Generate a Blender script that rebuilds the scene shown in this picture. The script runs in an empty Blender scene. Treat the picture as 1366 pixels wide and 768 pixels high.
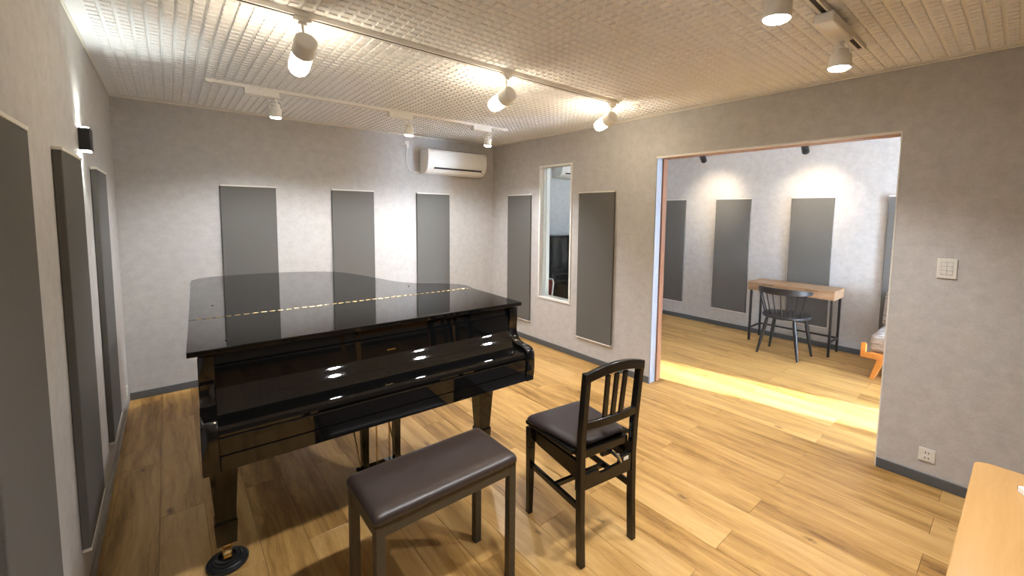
import bpy, bmesh, math, random
from mathutils import Vector, Matrix
PI = math.pi
rnd = random.Random(7)
S = bpy.context.scene
C = S.collection

# ------------------------------------------------------------------ camera
F, YAW, PITCH, ROLL = 561.3883, 0.6933, 0.0804, 0.0102
cx_, cy_ = 690.9876, 328.5904
def cam_setup():
    cam = bpy.data.cameras.new('camera')
    o = bpy.data.objects.new('camera', cam); C.objects.link(o)
    cam.sensor_width = 36.0
    cam.lens = F * 36.0 / 1366.0
    cam.shift_x = -(cx_ - 683.0) / 1366.0
    cam.shift_y = -(384.0 - cy_) / 1366.0
    cam.clip_start = 0.02
    f = Vector((math.sin(YAW) * math.cos(PITCH), math.cos(YAW) * math.cos(PITCH), -math.sin(PITCH)))
    r = Vector((math.cos(YAW), -math.sin(YAW), 0)); u = r.cross(f)
    c, s = math.cos(ROLL), math.sin(ROLL)
    X = c * r + s * u; Y = -s * r + c * u; Z = -f
    M = Matrix((X, Y, Z)).transposed().to_4x4()
    M.translation = Vector((0.3066, -4.51, 1.5401))
    o.matrix_world = M
    S.camera = o
cam_setup()

# ------------------------------------------------------------------ world, sun, exposure
W_ = bpy.data.worlds.new('sky'); S.world = W_; W_.use_nodes = True
bg = W_.node_tree.nodes['Background']
bg.inputs[0].default_value = (0.66, 0.81, 1.0, 1); bg.inputs[1].default_value = 45.0
S.view_settings.view_transform = 'Standard'
S.view_settings.look = 'None'
S.view_settings.gamma = 1.0
S.view_settings.use_curve_mapping = False
S.view_settings.exposure = 1.48
sl = bpy.data.lights.new('sun', 'SUN'); sl.energy = 13.0; sl.angle = math.radians(1.0); sl.color = (1.0, 0.95, 0.90)
so = bpy.data.objects.new('sun', sl); C.objects.link(so)
sd = Vector((-0.21, 1.0, -0.37))
so.rotation_euler = sd.to_track_quat('-Z', 'Y').to_euler(); so.location = (5, -8, 4)

GLOBE_E = 26.0     # warm frosted bulbs of the middle track
SPOT_B = 46.0       # cool spots by the back wall
SPOT_C = 36.0       # cool spots of the near track
SPOT_R = 21.0       # warm spots of the second room
SCONCE = 2.6

# ------------------------------------------------------------------ helpers: materials
def new_mat(name):
    m = bpy.data.materials.new(name); m.use_nodes = True
    return m, m.node_tree.nodes, m.node_tree.links, m.node_tree.nodes['Principled BSDF']
def P(name, col, rough=0.5, metal=0.0, spec=0.5, noise=0.0, nscale=40.0, bump=0.0, bscale=200.0, coat=0.0, ior=1.5):
    m, n, l, b = new_mat(name)
    b.inputs['Base Color'].default_value = (*col, 1); b.inputs['Roughness'].default_value = rough
    b.inputs['Metallic'].default_value = metal; b.inputs['Specular IOR Level'].default_value = spec
    b.inputs['IOR'].default_value = ior; b.inputs['Coat Weight'].default_value = coat
    tc = n.new('ShaderNodeTexCoord')
    if noise:
        t = n.new('ShaderNodeTexNoise'); t.inputs['Scale'].default_value = nscale; t.inputs['Detail'].default_value = 6
        l.new(tc.outputs['Object'], t.inputs['Vector'])
        r = n.new('ShaderNodeValToRGB'); l.new(t.outputs['Fac'], r.inputs[0])
        r.color_ramp.elements[0].position = 0.3; r.color_ramp.elements[1].position = 0.7
        r.color_ramp.elements[0].color = (*[c * (1 - noise) for c in col], 1)
        r.color_ramp.elements[1].color = (*[min(1, c * (1 + noise)) for c in col], 1)
        l.new(r.outputs[0], b.inputs['Base Color'])
    if bump:
        t2 = n.new('ShaderNodeTexNoise'); t2.inputs['Scale'].default_value = bscale; t2.inputs['Detail'].default_value = 3
        l.new(tc.outputs['Object'], t2.inputs['Vector'])
        bp = n.new('ShaderNodeBump'); bp.inputs['Strength'].default_value = bump; bp.inputs['Distance'].default_value = 0.002
        l.new(t2.outputs['Fac'], bp.inputs['Height']); l.new(bp.outputs[0], b.inputs['Normal'])
    return m
def emis(name, col, e):
    m, n, l, b = new_mat(name)
    b.inputs['Base Color'].default_value = (0.8, 0.8, 0.8, 1)
    b.inputs['Emission Color'].default_value = (*col, 1); b.inputs['Emission Strength'].default_value = e
    return m

def wall_mat():
    m, n, l, b = new_mat('grey_plaster_wallpaper')
    tc = n.new('ShaderNodeTexCoord')
    a = n.new('ShaderNodeTexNoise'); a.inputs['Scale'].default_value = 13.0; a.inputs['Detail'].default_value = 9; a.inputs['Roughness'].default_value = 0.72
    c = n.new('ShaderNodeTexNoise'); c.inputs['Scale'].default_value = 90.0; c.inputs['Detail'].default_value = 5; c.inputs['Roughness'].default_value = 0.8
    mp = n.new('ShaderNodeMapping'); mp.inputs['Scale'].default_value = (1, 1, 1.15)
    l.new(tc.outputs['Object'], mp.inputs[0]); l.new(mp.outputs[0], a.inputs['Vector']); l.new(tc.outputs['Object'], c.inputs['Vector'])
    mx = n.new('ShaderNodeMix'); mx.inputs[0].default_value = 0.35
    l.new(a.outputs['Fac'], mx.inputs[2]); l.new(c.outputs['Fac'], mx.inputs[3])
    r = n.new('ShaderNodeValToRGB'); e = r.color_ramp.elements
    e[0].position = 0.38; e[0].color = (0.435, 0.418, 0.405, 1); e[1].position = 0.62; e[1].color = (0.535, 0.518, 0.502, 1)
    l.new(mx.outputs[0], r.inputs[0]); l.new(r.outputs[0], b.inputs['Base Color'])
    b.inputs['Roughness'].default_value = 0.75; b.inputs['Specular IOR Level'].default_value = 0.25
    bp = n.new('ShaderNodeBump'); bp.inputs['Strength'].default_value = 0.35; bp.inputs['Distance'].default_value = 0.002
    l.new(c.outputs['Fac'], bp.inputs['Height']); l.new(bp.outputs[0], b.inputs['Normal'])
    return m
def wood(name, stops, axis=1, rough=0.4, rand=True, knots=0.0, scale=1.0, bump=0.08):
    """long-grained wood; axis = grain direction; each object gets its own tone and grain"""
    m, n, l, b = new_mat(name)
    tc = n.new('ShaderNodeTexCoord'); oi = n.new('ShaderNodeObjectInfo')
    mul = n.new('ShaderNodeVectorMath'); mul.operation = 'SCALE'; mul.inputs[0].default_value = (37.0, 91.0, 53.0)
    l.new(oi.outputs['Random'], mul.inputs['Scale'])
    add = n.new('ShaderNodeVectorMath'); l.new(tc.outputs['Object'], add.inputs[0]); l.new(mul.outputs[0], add.inputs[1])
    mp = n.new('ShaderNodeMapping'); sc = [26.0 * scale] * 3; sc[axis] = 1.6 * scale; mp.inputs['Scale'].default_value = sc
    l.new(add.outputs[0], mp.inputs[0])
    # warp
    w = n.new('ShaderNodeTexNoise'); w.inputs['Scale'].default_value = 2.2 * scale; w.inputs['Detail'].default_value = 2
    l.new(add.outputs[0], w.inputs['Vector'])
    wm = n.new('ShaderNodeVectorMath'); wm.operation = 'SCALE'; wm.inputs['Scale'].default_value = 1.8
    l.new(w.outputs['Color'], wm.inputs[0])
    wa = n.new('ShaderNodeVectorMath'); l.new(mp.outputs[0], wa.inputs[0]); l.new(wm.outputs[0], wa.inputs[1])
    g = n.new('ShaderNodeTexNoise'); g.inputs['Scale'].default_value = 1.0; g.inputs['Detail'].default_value = 9; g.inputs['Roughness'].default_value = 0.74
    l.new(wa.outputs[0], g.inputs['Vector'])
    # a broad figure
    mp2 = n.new('ShaderNodeMapping'); sc2 = [9.0 * scale] * 3; sc2[axis] = 1.1 * scale; mp2.inputs['Scale'].default_value = sc2
    l.new(add.outputs[0], mp2.inputs[0])
    g2 = n.new('ShaderNodeTexNoise'); g2.inputs['Scale'].default_value = 1.0; g2.inputs['Detail'].default_value = 4
    l.new(mp2.outputs[0], g2.inputs['Vector'])
    m1 = n.new('ShaderNodeMix'); m1.inputs[0].default_value = 0.42
    l.new(g.outputs['Fac'], m1.inputs[2]); l.new(g2.outputs['Fac'], m1.inputs[3])
    src = m1.outputs[0]
    if rand:
        ma = n.new('ShaderNodeMath'); ma.operation = 'MULTIPLY_ADD'; ma.inputs[1].default_value = 0.11; ma.inputs[2].default_value = -0.055
        l.new(oi.outputs['Random'], ma.inputs[0])
        mb = n.new('ShaderNodeMath'); l.new(src, mb.inputs[0]); l.new(ma.outputs[0], mb.inputs[1]); src = mb.outputs[0]
    r = n.new('ShaderNodeValToRGB'); l.new(src, r.inputs[0])
    e = r.color_ramp.elements
    e[0].position, e[0].color = stops[0][0], (*stops[0][1], 1)
    e[1].position, e[1].color = stops[-1][0], (*stops[-1][1], 1)
    for p_, c_ in stops[1:-1]:
        k = e.new(p_); k.color = (*c_, 1)
    out = r.outputs[0]
    if knots:
        mp3 = n.new('ShaderNodeMapping'); s3 = [11.0] * 3; s3[axis] = 5.0; mp3.inputs['Scale'].default_value = s3
        l.new(add.outputs[0], mp3.inputs[0])
        v = n.new('ShaderNodeTexVoronoi'); v.voronoi_dimensions = '2D'; v.inputs['Scale'].default_value = 0.50; l.new(mp3.outputs[0], v.inputs['Vector'])
        kr = n.new('ShaderNodeValToRGB'); kr.color_ramp.elements[0].position = 0.12; kr.color_ramp.elements[0].color = (1, 1, 1, 1)
        kr.color_ramp.elements[1].position = 0.21; kr.color_ramp.elements[1].color = (0, 0, 0, 1)
        kn = n.new('ShaderNodeTexNoise'); kn.inputs['Scale'].default_value = 60.0; kn.inputs['Detail'].default_value = 3; l.new(add.outputs[0], kn.inputs['Vector'])
        kd = n.new('ShaderNodeMath'); kd.operation = 'MULTIPLY_ADD'; kd.inputs[1].default_value = 0.16; l.new(kn.outputs['Fac'], kd.inputs[0]); l.new(v.outputs['Distance'], kd.inputs[2])
        sep = n.new('ShaderNodeSeparateColor'); l.new(v.outputs['Color'], sep.inputs[0])
        ks = n.new('ShaderNodeMath'); ks.operation = 'MULTIPLY_ADD'; ks.inputs[1].default_value = 0.35; l.new(sep.outputs[0], ks.inputs[0]); l.new(kd.outputs[0], ks.inputs[2])
        l.new(ks.outputs[0], kr.inputs[0])
        kf = n.new('ShaderNodeMath'); kf.operation = 'MULTIPLY'; kf.inputs[1].default_value = knots; l.new(kr.outputs[0], kf.inputs[0])
        km = n.new('ShaderNodeMix'); km.data_type = 'RGBA'; l.new(kf.outputs[0], km.inputs[0]); l.new(out, km.inputs[6])
        km.inputs[7].default_value = (0.10, 0.045, 0.016, 1); out = km.outputs[2]
    l.new(out, b.inputs['Base Color'])
    b.inputs['Roughness'].default_value = rough; b.inputs['Specular IOR Level'].default_value = 0.4
    bp = n.new('ShaderNodeBump'); bp.inputs['Strength'].default_value = bump; bp.inputs['Distance'].default_value = 0.001
    l.new(g.outputs['Fac'], bp.inputs['Height']); l.new(bp.outputs[0], b.inputs['Normal'])
    return m
def ceil_mat():
    m, n, l, b = new_mat('speckled_acoustic_board')
    tc = n.new('ShaderNodeTexCoord')
    v = n.new('ShaderNodeTexNoise'); v.inputs['Scale'].default_value = 220; v.inputs['Detail'].default_value = 2
    l.new(tc.outputs['Object'], v.inputs['Vector'])
    r = n.new('ShaderNodeValToRGB'); e = r.color_ramp.elements
    e[0].position = 0.30; e[0].color = (0.56, 0.55, 0.54, 1); e[1].position = 0.40; e[1].color = (0.83, 0.835, 0.85, 1)
    l.new(v.outputs['Fac'], r.inputs[0]); l.new(r.outputs[0], b.inputs['Base Color'])
    b.inputs['Roughness'].default_value = 0.85; b.inputs['Specular IOR Level'].default_value = 0.2
    t = n.new('ShaderNodeTexNoise'); t.inputs['Scale'].default_value = 120; l.new(tc.outputs['Object'], t.inputs['Vector'])
    bp = n.new('ShaderNodeBump'); bp.inputs['Strength'].default_value = 0.3; bp.inputs['Distance'].default_value = 0.002
    l.new(t.outputs['Fac'], bp.inputs['Height']); l.new(bp.outputs[0], b.inputs['Normal'])
    return m

M = {}
M['wall'] = wall_mat()
M['ceiling'] = ceil_mat()
M['floor'] = wood('oak_floor', [(0.30, (0.145, 0.066, 0.017)), (0.41, (0.345, 0.185, 0.050)), (0.51, (0.515, 0.300, 0.098)), (0.66, (0.64, 0.41, 0.160))], 1, 0.36, True, 0.75)
M['seam'] = P('dark_seam', (0.14, 0.075, 0.035), 0.8)
M['base'] = P('grey_vinyl_baseboard', (0.085, 0.092, 0.098), 0.5, noise=0.06)
M['base_glare'] = P('glare_paled_baseboard', (0.32, 0.30, 0.27), 0.4, noise=0.06)  # grazing glare on the grey baseboard, painted in as a paler tone
M['felt'] = P('charcoal_felt', (0.134, 0.129, 0.120), 0.95, spec=0.1, noise=0.10, nscale=300, bump=0.4, bscale=700)
M['rail'] = P('cream_rail', (0.72, 0.69, 0.62), 0.5, noise=0.03)
M['white'] = P('white_plastic', (0.80, 0.79, 0.76), 0.35, noise=0.02)
M['white2'] = P('white_painted_metal', (0.84, 0.82, 0.78), 0.4, noise=0.02)
M['ivory'] = P('ivory_plastic', (0.70, 0.68, 0.62), 0.4, noise=0.02)
M['slot'] = P('dark_slot', (0.015, 0.015, 0.015), 0.6)
M['black'] = P('black_lacquer', (0.0045, 0.0045, 0.0045), 0.03, ior=1.58, spec=0.5)
M['blackwood'] = P('black_painted_wood', (0.008, 0.0075, 0.007), 0.2, spec=0.5, noise=0.2)
M['brass'] = P('brass', (0.78, 0.56, 0.24), 0.25, metal=1.0, noise=0.08, nscale=60)
M['steel'] = P('steel', (0.55, 0.55, 0.55), 0.3, metal=1.0, noise=0.05)
M['rubber'] = P('black_rubber', (0.012, 0.013, 0.015), 0.38, noise=0.15)
M['leather'] = P('dark_brown_vinyl', (0.040, 0.028, 0.025), 0.36, spec=0.5, noise=0.10, nscale=25, bump=0.25, bscale=420)
M['leather2'] = P('black_vinyl', (0.032, 0.024, 0.026), 0.36, noise=0.12, nscale=30, bump=0.25, bscale=420)
M['bronze'] = P('bronze_painted_steel', (0.055, 0.045, 0.030), 0.45, noise=0.10)
M['blackmetal'] = P('black_powder_coat', (0.012, 0.012, 0.013), 0.4, noise=0.1)
M['chairblack'] = P('blue_black_paint', (0.020, 0.021, 0.024), 0.35, noise=0.1)
M['desk'] = wood('pale_oak_veneer', [(0.30, (0.20, 0.115, 0.062)), (0.48, (0.33, 0.205, 0.115)), (0.66, (0.43, 0.28, 0.17))], 1, 0.5, False)
M['table'] = wood('beech_veneer', [(0.28, (0.42, 0.225, 0.07)), (0.5, (0.49, 0.275, 0.095)), (0.70, (0.55, 0.32, 0.12))], 0, 0.35, False, scale=1.4, bump=0.03)
M['orange'] = wood('orange_stained_wood', [(0.30, (0.42, 0.14, 0.025)), (0.5, (0.62, 0.24, 0.05)), (0.70, (0.72, 0.32, 0.08))], 1, 0.4, False)
M['brownframe'] = wood('reddish_brown_wood', [(0.3, (0.17, 0.075, 0.04)), (0.5, (0.27, 0.13, 0.07)), (0.7, (0.35, 0.18, 0.10))], 2, 0.45, False)
M['jamb'] = P('daylight_tinted_jamb', (0.30, 0.33, 0.37), 0.5, noise=0.03)  # blue cast of the daylight put into the jamb colour
M['shadow_gap'] = P('button_gap_shade', (0.45, 0.43, 0.39), 0.5)  # shade between the switch buttons, painted as a darker tone
M['plug'] = P('dark_grey_plastic', (0.05, 0.05, 0.05), 0.5)
M['red'] = P('dull_red_fabric', (0.35, 0.05, 0.04), 0.7, noise=0.1)
def fabric_mat():
    m, n, l, b = new_mat('grey_woven_upholstery')
    tc = n.new('ShaderNodeTexCoord'); mp = n.new('ShaderNodeMapping'); mp.inputs['Scale'].default_value = (14, 14, 160)
    l.new(tc.outputs['Object'], mp.inputs[0])
    t = n.new('ShaderNodeTexNoise'); t.inputs['Scale'].default_value = 1; t.inputs['Detail'].default_value = 4; l.new(mp.outputs[0], t.inputs['Vector'])
    r = n.new('ShaderNodeValToRGB'); e = r.color_ramp.elements
    e[0].position = 0.35; e[0].color = (0.20, 0.16, 0.14, 1); e[1].position = 0.6; e[1].color = (0.52, 0.49, 0.46, 1)
    l.new(t.outputs['Fac'], r.inputs[0]); l.new(r.outputs[0], b.inputs['Base Color']); b.inputs['Roughness'].default_value = 0.9
    return m
M['fabric'] = fabric_mat()
def glass_mat():
    m, n, l, b = new_mat('clear_glass')
    b.inputs['Base Color'].default_value = (0.93, 0.97, 0.97, 1); b.inputs['Roughness'].default_value = 0.0
    b.inputs['Transmission Weight'].default_value = 1.0; b.inputs['IOR'].default_value = 1.05
    return m
M['glass'] = glass_mat()
M['globe'] = emis('warm_frosted_bulb', (1.0, 0.85, 0.62), GLOBE_E)
M['lens'] = emis('cool_lamp_lens', (1.0, 0.98, 0.94), 60.0)
M['lens_warm'] = emis('warm_lamp_lens', (1.0, 0.82, 0.58), 60.0)
M['fill_glow'] = emis('cool_fill_glow', (0.84, 0.91, 1.0), 7.0)  # glow of the fill lights added to the second room
M['led'] = emis('sconce_aperture', (0.95, 1.0, 0.95), 40.0)

# ------------------------------------------------------------------ helpers: meshes
def BM(): return bmesh.new()
def box(bm, x0, x1, y0, y1, z0, z1, bevel=0.0, seg=1, mat=None):
    xs = (min(x0, x1), max(x0, x1)); ys = (min(y0, y1), max(y0, y1)); zs = (min(z0, z1), max(z0, z1))
    v = [bm.verts.new((xs[i], ys[j], zs[k])) for i in (0, 1) for j in (0, 1) for k in (0, 1)]
    fs = [(0, 1, 3, 2), (4, 6, 7, 5), (0, 4, 5, 1), (2, 3, 7, 6), (0, 2, 6, 4), (1, 5, 7, 3)]
    f = [bm.faces.new([v[i] for i in q]) for q in fs]
    if bevel:
        ed = list({e for q in f for e in q.edges})
        r = bmesh.ops.bevel(bm, geom=ed, offset=bevel, segments=seg, affect='EDGES', profile=0.5)
        v = list({vv for ff in r['faces'] for vv in ff.verts} | {vv for vv in v if vv.is_valid})
    if mat is not None:
        bmesh.ops.transform(bm, matrix=mat, verts=v)
    return v
def prism(bm, pts, h0, h1, plane='xy', bevel=0.0, seg=2):
    """extrude a closed polygon. plane xy: extruded in z; yz: in x; xz: in y"""
    def mk(p, h):
        if plane == 'xy': return (p[0], p[1], h)
        if plane == 'yz': return (h, p[0], p[1])
        return (p[0], h, p[1])
    a = [bm.verts.new(mk(p, h0)) for p in pts]; b = [bm.verts.new(mk(p, h1)) for p in pts]
    fs = [bm.faces.new(a), bm.faces.new(b[::-1])]
    n = len(pts)
    for i in range(n): fs.append(bm.faces.new((a[i], b[i], b[(i + 1) % n], a[(i + 1) % n])))
    if bevel:
        ed = list({e for q in fs[:2] for e in q.edges})
        bmesh.ops.bevel(bm, geom=ed, offset=bevel, segments=seg, affect='EDGES', profile=0.5)
def frust(bm, c0, s0, c1, s1, rot=0.0):
    """square tapered bar from centre c0 half sizes s0 (x,y) to c1,s1"""
    v = []
    for c, s in ((c0, s0), (c1, s1)):
        for dx, dy in ((-1, -1), (1, -1), (1, 1), (-1, 1)):
            x, y = dx * s[0], dy * s[1]
            v.append(bm.verts.new((c[0] + x * math.cos(rot) - y * math.sin(rot), c[1] + x * math.sin(rot) + y * math.cos(rot), c[2])))
    bm.faces.new(v[3::-1]); bm.faces.new(v[4:])
    for i in range(4):
        j = (i + 1) % 4; bm.faces.new((v[i], v[j], v[4 + j], v[4 + i]))
def ring_stack(bm, rings, cap=True):
    n = len(rings[0]); vs = [[bm.verts.new(p) for p in r] for r in rings]
    for a, b in zip(vs, vs[1:]):
        for i in range(n):
            j = (i + 1) % n; bm.faces.new((a[i], a[j], b[j], b[i]))
    if cap: bm.faces.new(vs[0][::-1]); bm.faces.new(vs[-1])
def frame_of(d):
    d = Vector(d).normalized(); up = Vector((0, 0, 1)) if abs(d.z) < 0.95 else Vector((1, 0, 0))
    a = d.cross(up).normalized(); b = d.cross(a).normalized()
    return a, b
def cyl(bm, p0, p1, r0, r1=None, n=16, cap=True):
    p0 = Vector(p0); p1 = Vector(p1); r1 = r0 if r1 is None else r1
    a, b = frame_of(p1 - p0)
    ring_stack(bm, [[p + a * (r * math.cos(2 * PI * i / n)) + b * (r * math.sin(2 * PI * i / n)) for i in range(n)] for p, r in ((p0, r0), (p1, r1))], cap)
def lathe(bm, origin, axis, prof, n=24, cap=True):
    """prof: list of (distance along axis, radius)"""
    o = Vector(origin); d = Vector(axis).normalized(); a, b = frame_of(d)
    ring_stack(bm, [[o + d * t + a * (r * math.cos(2 * PI * i / n)) + b * (r * math.sin(2 * PI * i / n)) for i in range(n)] for t, r in prof], cap)
def tube(bm, pts, r, n=8):
    pts = [Vector(p) for p in pts]; rings = []
    a = None
    for i, p in enumerate(pts):
        d = (pts[min(i + 1, len(pts) - 1)] - pts[max(i - 1, 0)]).normalized()
        if a is None: a, b = frame_of(d)
        else:
            a = (a - d * a.dot(d)).normalized(); b = d.cross(a)
        rings.append([p + a * (r * math.cos(2 * PI * k / n)) + b * (r * math.sin(2 * PI * k / n)) for k in range(n)])
    ring_stack(bm, rings)
def sweep_rect(bm, pts, hw, hh, side):
    """rectangular bar along pts; side = horizontal side vector for width, thickness along z x ..."""
    rings = []
    s = Vector(side).normalized()
    for i, p in enumerate(pts):
        p = Vector(p); d = (Vector(pts[min(i + 1, len(pts) - 1)]) - Vector(pts[max(i - 1, 0)])).normalized()
        t = d.cross(s).normalized()
        rings.append([p + s * hw + t * hh, p - s * hw + t * hh, p - s * hw - t * hh, p + s * hw - t * hh])
    ring_stack(bm, rings)
def smooth_closed(pts, k=6, sharp=()):
    out = []; n = len(pts)
    for i in range(n):
        p0, p1, p2, p3 = (Vector(pts[(i + j) % n]) for j in (-1, 0, 1, 2))
        if i in sharp: out.append(tuple(p1)); continue
        for t in range(k):
            u = t / k
            q = 0.5 * ((2 * p1) + (-p0 + p2) * u + (2 * p0 - 5 * p1 + 4 * p2 - p3) * u * u + (-p0 + 3 * p1 - 3 * p2 + p3) * u ** 3)
            out.append(tuple(q))
    return out
def obj(name, bm, mat, parent=None, smooth=False, bevel=0.0, bseg=2, auto=40):
    bmesh.ops.recalc_face_normals(bm, faces=bm.faces[:])
    me = bpy.data.meshes.new(name); bm.to_mesh(me); bm.free()
    for mm in (mat if isinstance(mat, (list, tuple)) else [mat]): me.materials.append(mm)
    o = bpy.data.objects.new(name, me); C.objects.link(o)
    if parent is not None: o.parent = parent
    if bevel:
        md = o.modifiers.new('bevel', 'BEVEL'); md.width = bevel; md.segments = bseg; md.limit_method = 'ANGLE'; md.angle_limit = math.radians(35)
        for p_ in me.polygons: p_.use_smooth = True
        me.set_sharp_from_angle(angle=math.radians(auto))
    elif smooth:
        for p_ in me.polygons: p_.use_smooth = True
        me.set_sharp_from_angle(angle=math.radians(auto))
    return o
def thing(name, label, cat, loc=(0, 0, 0), rotz=0.0, group=None):
    o = bpy.data.objects.new(name, None); C.objects.link(o); o.empty_display_size = 0.1
    o.location = loc; o.rotation_euler = (0, 0, rotz); o['label'] = label; o['category'] = cat
    if group: o['group'] = group
    return o
def tag(o, label, cat, group=None):
    o['label'] = label; o['category'] = cat
    if group: o['group'] = group
    return o
def struct(name, bm, mat, **k):
    o = obj(name, bm, mat, **k); o['kind'] = 'structure'; return o
def dup(root, loc, label, rotz=None):
    r = root.copy(); C.objects.link(r); r.location = loc; r['label'] = label
    if rotz is not None: r.rotation_euler = (0, 0, rotz)
    for ch in list(root.children):
        c = ch.copy(); C.objects.link(c); c.parent = r
        for g in list(ch.children):
            d = g.copy(); C.objects.link(d); d.parent = c
    return r

# ------------------------------------------------------------------ room shell
W = 3.615; WT = 0.15; X2 = 6.16; H = 2.4; YF = -6.8; H0 = 0.0
OY0, OY1, OZ = -4.018, -2.412, 2.032       # opening to second room
WY0, WY1, WZ0, WZ1 = -1.414, -0.918, 0.56, 2.064   # slit window

# floor: slab + planks
fb = BM(); box(fb, 0, X2, YF, 0, -0.05, -0.004)
floor = struct('floor', fb, M['seam'])
PW, PL = 0.18, 1.232
def plank_bm(w, L):
    bm = BM(); g = 0.0006; c = 0.0012
    x0, x1, y0, y1 = -w / 2 + g, w / 2 - g, -L / 2 + g, L / 2 - g
    lo = [bm.verts.new(p) for p in ((x0, y0, -0.004), (x1, y0, -0.004), (x1, y1, -0.004), (x0, y1, -0.004))]
    mi = [bm.verts.new(p) for p in ((x0, y0, -c), (x1, y0, -c), (x1, y1, -c), (x0, y1, -c))]
    up = [bm.verts.new(p) for p in ((x0 + c, y0 + c, 0), (x1 - c, y0 + c, 0), (x1 - c, y1 - c, 0), (x0 + c, y1 - c, 0))]
    for a, b in ((lo, mi), (mi, up)):
        for i in range(4): bm.faces.new((a[i], a[(i + 1) % 4], b[(i + 1) % 4], b[i]))
    bm.faces.new(up); bm.faces.new(lo[::-1])
    return bm
cache = {}
for c in range(-2, 34):
    xa = 0.211 + PW * c; xb = xa + PW
    xa = max(xa, 0.0); xb = min(xb, X2)
    if xb - xa < 0.01: continue
    off = -3.08 + (0.616 if c % 2 else 0.0)
    k = -4
    while True:
        ya = off + PL * k; yb = ya + PL; k += 1
        if ya >= 0: break
        ya_, yb_ = max(ya, YF), min(yb, 0.0)
        if yb_ - ya_ < 0.01: continue
        key = (round(xb - xa, 4), round(yb_ - ya_, 4))
        if key not in cache:
            o = obj('plank', plank_bm(*key), M['floor'], floor); cache[key] = o.data
        else:
            o = bpy.data.objects.new('plank', cache[key]); C.objects.link(o); o.parent = floor
        o.location = ((xa + xb) / 2, (ya_ + yb_) / 2, rnd.uniform(-0.0002, 0.0))

# walls
b = BM(); box(b, -0.12, 0, YF, 0.12, -0.05, H + 0.05); struct('wall_left', b, M['wall'])
b = BM(); box(b, 0, X2 + 0.12, 0, 0.12, -0.05, H + 0.05); struct('wall_back', b, M['wall'])
b = BM(); box(b, -0.12, 4.73, YF - 0.12, YF, -0.05, H + 0.05)
box(b, 5.26, X2 + 0.12, YF - 0.12, YF, -0.05, H + 0.05); box(b, 4.73, 5.26, YF - 0.12, YF, 2.05, H + 0.05)
struct('wall_front', b, M['wall'])
b = BM(); box(b, X2, X2 + 0.12, YF, 0, -0.05, H + 0.05); struct('wall_far_right', b, M['wall'])
b = BM()
box(b, W, W + WT, WY1, 0, -0.05, H)
box(b, W, W + WT, WY0, WY1, -0.05, WZ0); box(b, W, W + WT, WY0, WY1, WZ1, H)
box(b, W, W + WT, OY1, WY0, -0.05, H)
box(b, W, W + WT, OY0, OY1, OZ, H)
box(b, W, W + WT, YF, OY0, -0.05, H)
struct('wall_right', b, M['wall'])

# ceiling: slab and the embossed pads of the acoustic boards
b = BM(); box(b, -0.12, X2 + 0.12, YF - 0.12, 0.12, H, H + 0.08); ceiling = struct('ceiling', b, M['ceiling'])
def pads():
    pit = 0.0506; verts = []; faces = []
    nx = 69; ny = 131; x00 = 0.066; y00 = -0.09
    for i in range(nx):
        for j in range(ny):
            cx = x00 + pit * (i + 0.5); cy = y00 - pit * (j + 0.5)
            if cy < YF + 0.05: continue
            a = 0.0190; t = 0.0172; d = 0.0068 + rnd.uniform(-0.0006, 0.0006)
            k = len(verts)
            verts += [(cx - a, cy - a, H + .0005), (cx + a, cy - a, H + .0005), (cx + a, cy + a, H + .0005), (cx - a, cy + a, H + .0005),
                      (cx - t, cy - t, H - d), (cx + t, cy - t, H - d), (cx + t, cy + t, H - d), (cx - t, cy + t, H - d)]
            faces += [(k + 7, k + 6, k + 5, k + 4)] + [(k + q, k + (q + 1) % 4, k + 4 + (q + 1) % 4, k + 4 + q) for q in range(4)]
    me = bpy.data.meshes.new('embossed_pads'); me.from_pydata(verts, [], faces); me.materials.append(M['ceiling'])
    o = bpy.data.objects.new('embossed_pads', me); C.objects.link(o); o.parent = ceiling; o['kind'] = 'stuff'
pads()

# baseboards
BH, BT = 0.060, 0.009
def bb(name, x0, x1, y0, y1, m=None):
    b = BM(); box(b, x0, x1, y0, y1, 0, BH, 0.002); struct(name, b, m or M['base'])
bb('baseboard_left', 0, BT, YF, 0, M['base_glare'])
bb('baseboard_back', BT, W, -BT, 0)
bb('baseboard_front', BT, W, YF, YF + BT)
b = BM(); box(b, W - BT, W, OY1, -BT, 0, BH, 0.002); box(b, W - BT, W + WT + BT, OY1 - BT, OY1, 0, 0.002)
box(b, W - BT, W, YF, OY0, 0, BH, 0.002); struct('baseboard_right', b, M['base'])
bb('baseboard_far_right', X2 - BT, X2, YF, -BT)
bb('baseboard_far_back', W + WT, X2 - BT, -BT, 0)
b = BM(); box(b, W + WT, W + WT + BT, OY1, -BT, 0, BH, 0.002); box(b, W + WT, W + WT + BT, YF, OY0, 0, BH, 0.002); struct('baseboard_partition', b, M['base'])
# ceiling edge trim
def cove(name, x0, x1, y0, y1):
    b = BM(); box(b, x0, x1, y0, y1, H - 0.011, H, 0.003); struct(name, b, M['rail'])
cove('trim_1', 0, 0.011, YF, 0); cove('trim_2', 0.011, W - 0.011, -0.011, 0); cove('trim_3', W - 0.011, W, YF, 0)

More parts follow.
